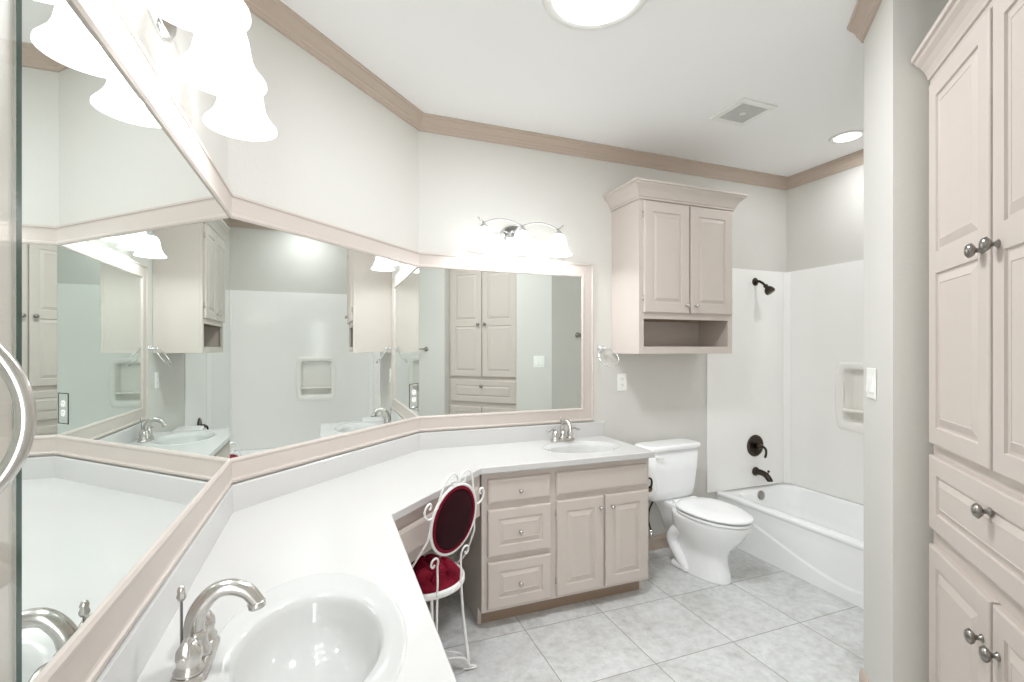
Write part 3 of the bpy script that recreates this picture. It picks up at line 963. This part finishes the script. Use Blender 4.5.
m_ = MB(); m_.lathe([(.0193, .0), (.0193, .11), (.0175, .11), (.0175, 0), (.0193, 0)], axis=(0, 1, 0), n=24, caps=(False, False)); m_.build('core', M['kick'], t2)

# ---------------------------------------------------------------- towel ring, hook, bar
t = thing('towel_ring', 'chrome towel ring on the back wall beside the far mirror', 'towel ring', (1.722, YB - .0005, 1.415))
m_ = MB(); m_.lathe([(.026, 0), (.026, .005), (.018, .012), (.010, .018), (.009, .045), (.013, .050), (.013, .060), (.006, .064)], axis=(0, -1, 0), n=24); m_.build('post', M['chrome'], t)
m_ = MB(); Rr = .073
tl = Vector((1, 0, 0)); dv = Vector((0, -sin(radians(33)), -cos(radians(33))))
m_.tube([Vector((0.006, -.050, 0)) + dv * (Rr - .004) + tl * (Rr * sin(2 * pi * i / 28)) + dv * (Rr * cos(2 * pi * i / 28)) for i in range(28)], .0042, 10, closed=True, cr=False)
m_.build('ring', M['chrome'], t)

t = thing('robe_hook', 'dark metal robe hook on the tub end wall seen in the far mirror', 'hook', (2.352, YTE + .0005, 1.549), pi)
m_ = MB(); m_.lathe([(.026, 0), (.026, .005), (.016, .012), (.008, .018), (.008, .035), (.015, .045), (.018, .055), (.012, .064)], axis=(0, -1, 0), n=24); m_.build('post', M['darknickel'], t)
m_ = MB(); m_.tube([(0, -.035, -.004), (0, -.05, -.02), (0, -.066, -.020), (0, -.075, -.006)], .005, 8); m_.build('prong', M['darknickel'], t)

t = thing('towel_bar', 'dark towel bar on the wall left of the linen cabinet, reflected in the far mirror', 'towel bar', (1.03, .2915, 1.407), A_T)
for xx in (0, .45):
    m_ = MB(); m_.lathe([(.025, 0), (.025, .005), (.015, .012), (.008, .018), (.008, .055), (.012, .06), (.010, .066)], (xx, -.0005, 0), (0, -1, 0), 20); m_.build('post', M['darknickel'], t)
m_ = MB(); m_.tube([(0, -.055, 0), (.45, -.055, 0)], .007, 10, cr=False); m_.build('bar', M['darknickel'], t)

# ---------------------------------------------------------------- outlets and switch


def duplex(label, loc, rot, w=.072, h=.118, plate='plate', cat='outlet', pz=.006):
    t = thing('wall_outlet', label, cat, loc, rot)
    MB().box(-w / 2, w / 2, -pz, -.0005, -h / 2, h / 2).build('cover_plate', M[plate], t, bevel=.002)
    if plate == 'mirror':
        m_ = MB(); e = .0025
        for a, b_, c, d_ in ((-w / 2 - e, -w / 2, -h / 2 - e, h / 2 + e), (w / 2, w / 2 + e, -h / 2 - e, h / 2 + e), (-w / 2, w / 2, -h / 2 - e, -h / 2), (-w / 2, w / 2, h / 2, h / 2 + e)): m_.box(a, b_, -pz - .001, -.0005, c, d_)
        m_.build('plate_rim', M['bronze'], t)
    for sg in (-1, 1):
        m_ = MB(); rr = [(.0165 * (abs(cos(2 * pi * i / 24)) ** .6) * math.copysign(1, cos(2 * pi * i / 24)), .0145 * math.copysign(abs(sin(2 * pi * i / 24)) ** .8, sin(2 * pi * i / 24))) for i in range(24)]
        m_.loft([[(x, -pz + .0005, z + sg * .021) for x, z in rr], [(x, -pz - .002, z + sg * .021) for x, z in rr]], smooth=False)
        r_ = m_.build('receptacle', M['plate'], t)
        s2 = MB()
        for dx in (-.006, .006): s2.box(dx - .001, dx + .001, -pz - .0026, -pz - .0018, sg * .021 + .0, sg * .021 + .008)
        s2.lathe([(.002, 0), (.002, .0008)], (0, -pz - .0018, sg * .021 - .007), (0, -1, 0), 8)
        s2.build('slots', M['dark'], r_)
    return t


duplex('white wall outlet on the back wall under the towel ring', (1.888, YB, 1.185), 0)
duplex('outlet with a mirrored cover plate at the right end of the angled mirror', (C2[0] - .046 * R2 - .006, C2[1] - .046 * R2 - .006 * 0 - .006, 1.146), A_D, w=.078, h=.135, plate='mirror', pz=.007)

t = thing('light_switch', 'white double light switch on the angled wall beside the linen cabinet', 'switch', (1.972, 1.2335, 1.283), A_T)
MB().box(-.058, .058, -.006, -.0005, -.0585, .0585).build('cover_plate', M['plate'], t, bevel=.002)
for sx in (-.023, .023):
    m_ = MB(); m_.add([(sx - .0165, -.0055, -.033), (sx + .0165, -.0055, -.033), (sx + .0165, -.0055, .033), (sx - .0165, -.0055, .033), (sx - .0155, -.0135, -.032), (sx + .0155, -.0135, -.032), (sx + .0155, -.0070, .032), (sx - .0155, -.0070, .032)],
                     [(0, 1, 5, 4), (1, 2, 6, 5), (2, 3, 7, 6), (3, 0, 4, 7), (4, 5, 6, 7)])
    m_.build('rocker', M['plate'], t)

# ---------------------------------------------------------------- frameless glass shower door standing open at the left
GX = -.268
t = thing('shower_door', 'clear glass shower door with a dark green edge and curved metal handle', 'shower door', (GX, .580, 0), pi / 2)
m_ = MB(); m_.box(-.70, -.0085, -.004, .004, .012, 2.08); m_.build('glass_pane', M['glass'], t)
m_ = MB(); m_.box(-.008, 0, -.004, .004, .012, 2.08); m_.build('polished_edge', M['glassedge'], t)
m_ = MB()
yc = -(.580 - .474)
pts = []
for i in range(13):
    a = -60 + 120 * i / 12
    pts.append((yc, -.004 - .0505 + .092 * (1 - cos(radians(a))) * 1.05, .087 * sin(radians(a)) ))
pts = [(yc, -.004, -.077)] + [p for p in pts if p[1] < -.008] + [(yc, -.004, .077)]
pts = [(p[0], p[1], p[2] + 1.367) for p in pts]
m_.tube(pts, .0062, 14)
for z in (1.367 - .077, 1.367 + .077): m_.lathe([(.011, 0), (.011, .004), (.0075, .006)], (yc, -.004, z), (0, -1, 0), 16)
m_.build('pull_handle', M['nickel'], t)

# ---------------------------------------------------------------- vanity chair: white wire frame, red tufted seat, oval velvet back
CA = radians(28)
hx, hy = Vector((cos(CA), sin(CA))), Vector((-sin(CA), cos(CA)))
S_ = Vector((.462, 1.868)) + hy * .172
t = thing('vanity_chair', 'white wire vanity chair with dark red velvet oval back and tufted seat', 'chair', (S_.x, S_.y, 0), CA)
# local: x lateral, +y towards the counter, the back rises at y = -.185
SR, SZ = .166, .452
m_ = MB(); m_.lathe([(SR - .006, 0), (SR + .004, 0), (SR + .006, .004), (SR + .006, .020), (SR + .003, .024), (SR - .006, .024), (SR - .006, 0)], (0, 0, SZ - .012), n=56, caps=(False, False))
m_.build('seat_ring', M['white_metal'], t)
# tufted cushion
random.seed(4)
btn = [(i * .078 + (.039 if j % 2 else 0) - .01, j * .062 + .01) for i in range(-3, 4) for j in range(-3, 4)]   # tufting points
m_ = MB(); rings = []
NA, NR = 96, 30
def ch(x, y):
    r = sqrt(x * x + y * y) / (SR - .004)
    dome = .040 * (1 - r ** 2.6) + .018 * (1 - r ** 10)
    ds = sorted(sqrt((x - a) ** 2 + (y - b_) ** 2) for a, b_ in btn)
    # each puff sits on a cell around its own crown; seams run between the puffs
    puff = 1 - min(1, (ds[0] / .046)) ** 2.2
    crease = max(0, 1 - (ds[1] - ds[0]) / .016) ** 1.5
    return SZ + .006 + dome * .62 + (.026 * puff - .016 * crease) * (1 - r ** 6)
for k in range(NR, -1, -1):
    r = (SR - .006) * max(k, .02) / NR
    rings.append([(r * cos(2 * pi * i / NA), r * sin(2 * pi * i / NA), ch(r * cos(2 * pi * i / NA), r * sin(2 * pi * i / NA))) for i in range(NA)])
m_.loft([[(p[0], p[1], SZ - .008) for p in rings[0]]] + rings, (True, True))
m_.build('seat_cushion', M['velvet_red'], t)
# back plane
LEAN = .175
bc = Vector((.002, -.186, .742))
uv_ = Vector((0, -sin(LEAN), cos(LEAN))); nb = Vector((0, -cos(LEAN), -sin(LEAN)))  # nb: towards the camera
def bp(u, v, w=0): return bc + Vector((u, 0, 0)) + uv_ * v + nb * w
OA, OB = .116, .144
def oval(a, b_, w, n=56): return [bp(a * cos(2 * pi * i / n), b_ * sin(2 * pi * i / n), w) for i in range(n)]
m_ = MB(); m_.tube(oval(OA, OB, 0), .0062, 10, closed=True, cr=False); m_.build('back_hoop', M['white_metal'], t)
m_ = MB(); m_.loft([oval(OA - .005, OB - .005, -.006), oval(OA - .005, OB - .005, .002), oval(OA - .009, OB - .009, .007), oval(OA - .016, OB - .016, .008), oval(OA - .019, OB - .019, .003)], (True, False))
m_.build('velvet_welt', M['velvet_red'], t)
m_ = MB(); m_.loft([oval(OA - .018, OB - .018, -.002), oval(OA - .020, OB - .020, .006), oval(OA - .045, OB - .050, .010), oval(.02, .025, .012)], (True, True))
m_.build('back_panel', M['velvet_dark'], t)
m_ = MB(); m_.loft([oval(OA - .008, OB - .008, -.005), oval(OA - .015, OB - .015, -.022), oval(OA - .05, OB - .055, -.034), oval(.02, .025, -.037)], (True, True)); m_.build('back_cushion', M['velvet_red'], t)
RW = .0042


def spiral(cu, cv, r0, a0, turns, sg, n=14, w=0):
    pts = []
    for i in range(n):
        f = i / (n - 1)
        r = r0 * (1 - .72 * f)
        a = a0 + sg * turns * 2 * pi * f
        pts.append(bp(cu + r * cos(a), cv + r * sin(a), w))
    return pts


for sg in (-1, 1):
    # crest loop: rises from the hoop's shoulder, arches and curls into the middle
    m_ = MB()
    pts = [bp(sg * .098, .040), bp(sg * .090, .098), bp(sg * .078, .148), bp(sg * .060, .184), bp(sg * .036, .196), bp(sg * .013, .182), bp(sg * .006, .158), bp(sg * .014, .148), bp(sg * .030, .150), bp(sg * .036, .165)]
    m_.tube(pts, RW, 8); m_.build('crest_scroll', M['white_metal'], t)
    m_ = MB()
    m_.tube([bp(sg * .112, .036), bp(sg * .132, .034), bp(sg * .150, .048), bp(sg * .156, .072), bp(sg * .146, .094), bp(sg * .132, .096), bp(sg * .128, .082), bp(sg * .136, .074)], RW, 8)
    m_.build('side_scroll', M['white_metal'], t)
    # post from the seat ring up to the hoop with a curl at its top
    m_ = MB()
    foot = Vector((sg * .062, -.158, SZ))
    m_.tube([foot, foot + Vector((0, -.004, .05)), bp(sg * .062, -.180, .004), bp(sg * .064, -.150, .006), bp(sg * .078, -.136, .006), bp(sg * .094, -.142, .006), bp(sg * .098, -.160, .006), bp(sg * .088, -.172, .006), bp(sg * .080, -.162, .006)], RW, 8)
    m_.build('back_post', M['white_metal'], t)
    # outer brace sweeping from the side of the seat to the hoop
    m_ = MB()
    m_.tube([Vector((sg * .165, -.02, SZ + .01)), Vector((sg * .165, -.075, SZ + .065)), bp(sg * .140, -.105, -.015), bp(sg * .122, -.050, -.002), bp(sg * .118, .0, 0)], RW, 8)
    m_.build('side_brace', M['white_metal'], t)
# legs: flattened wire legs splaying out, each with a curved foot
fe = []
for k, a in enumerate((-22, -118, 158, 62)):
    ar = radians(a)
    d_ = Vector((cos(ar), sin(ar), 0))
    p0 = d_ * (SR - .002); p0.z = SZ - .005
    p1 = d_ * (SR + .040); p1.z = .006
    fe.append(p1)
    m_ = MB(); m_.tube([p0, p0 * .6 + p1 * .4 + d_ * -.006, p0 * .25 + p1 * .75 - d_ * .004, p1 + Vector((0, 0, .012))], .0062, 8)
    m_.tube([p0 + Vector((-d_.y, d_.x, 0)) * .022, p0 * .6 + p1 * .4 + Vector((-d_.y, d_.x, 0)) * .014, p1 + Vector((0, 0, .04))], .0045, 8)
    lg = m_.build('leg', M['white_metal'], t)
    f_ = MB(); sd = Vector((-d_.y, d_.x, 0))
    f_.tube([p1 - d_ * .03 + Vector((0, 0, .010)), p1 + Vector((0, 0, .004)), p1 + d_ * .028, p1 + d_ * .03 + sd * .010, p1 + d_ * .004 + sd * .012 + Vector((0, 0, .01))], .0045, 8)
    f_.build('foot', M['white_metal'], lg)
for i in range(4):
    a_, b_ = fe[i], fe[(i + 1) % 4]
    m_ = MB(); mid_ = (a_ + b_) / 2
    m_.tube([a_ + Vector((0, 0, .012)), a_ * .75 + mid_ * .15 + Vector((0, 0, .07)), mid_ * .45 + Vector((0, 0, .105)), b_ * .75 + mid_ * .15 + Vector((0, 0, .07)), b_ + Vector((0, 0, .012))], .0038, 8)
    m_.build('brace', M['white_metal'], t)
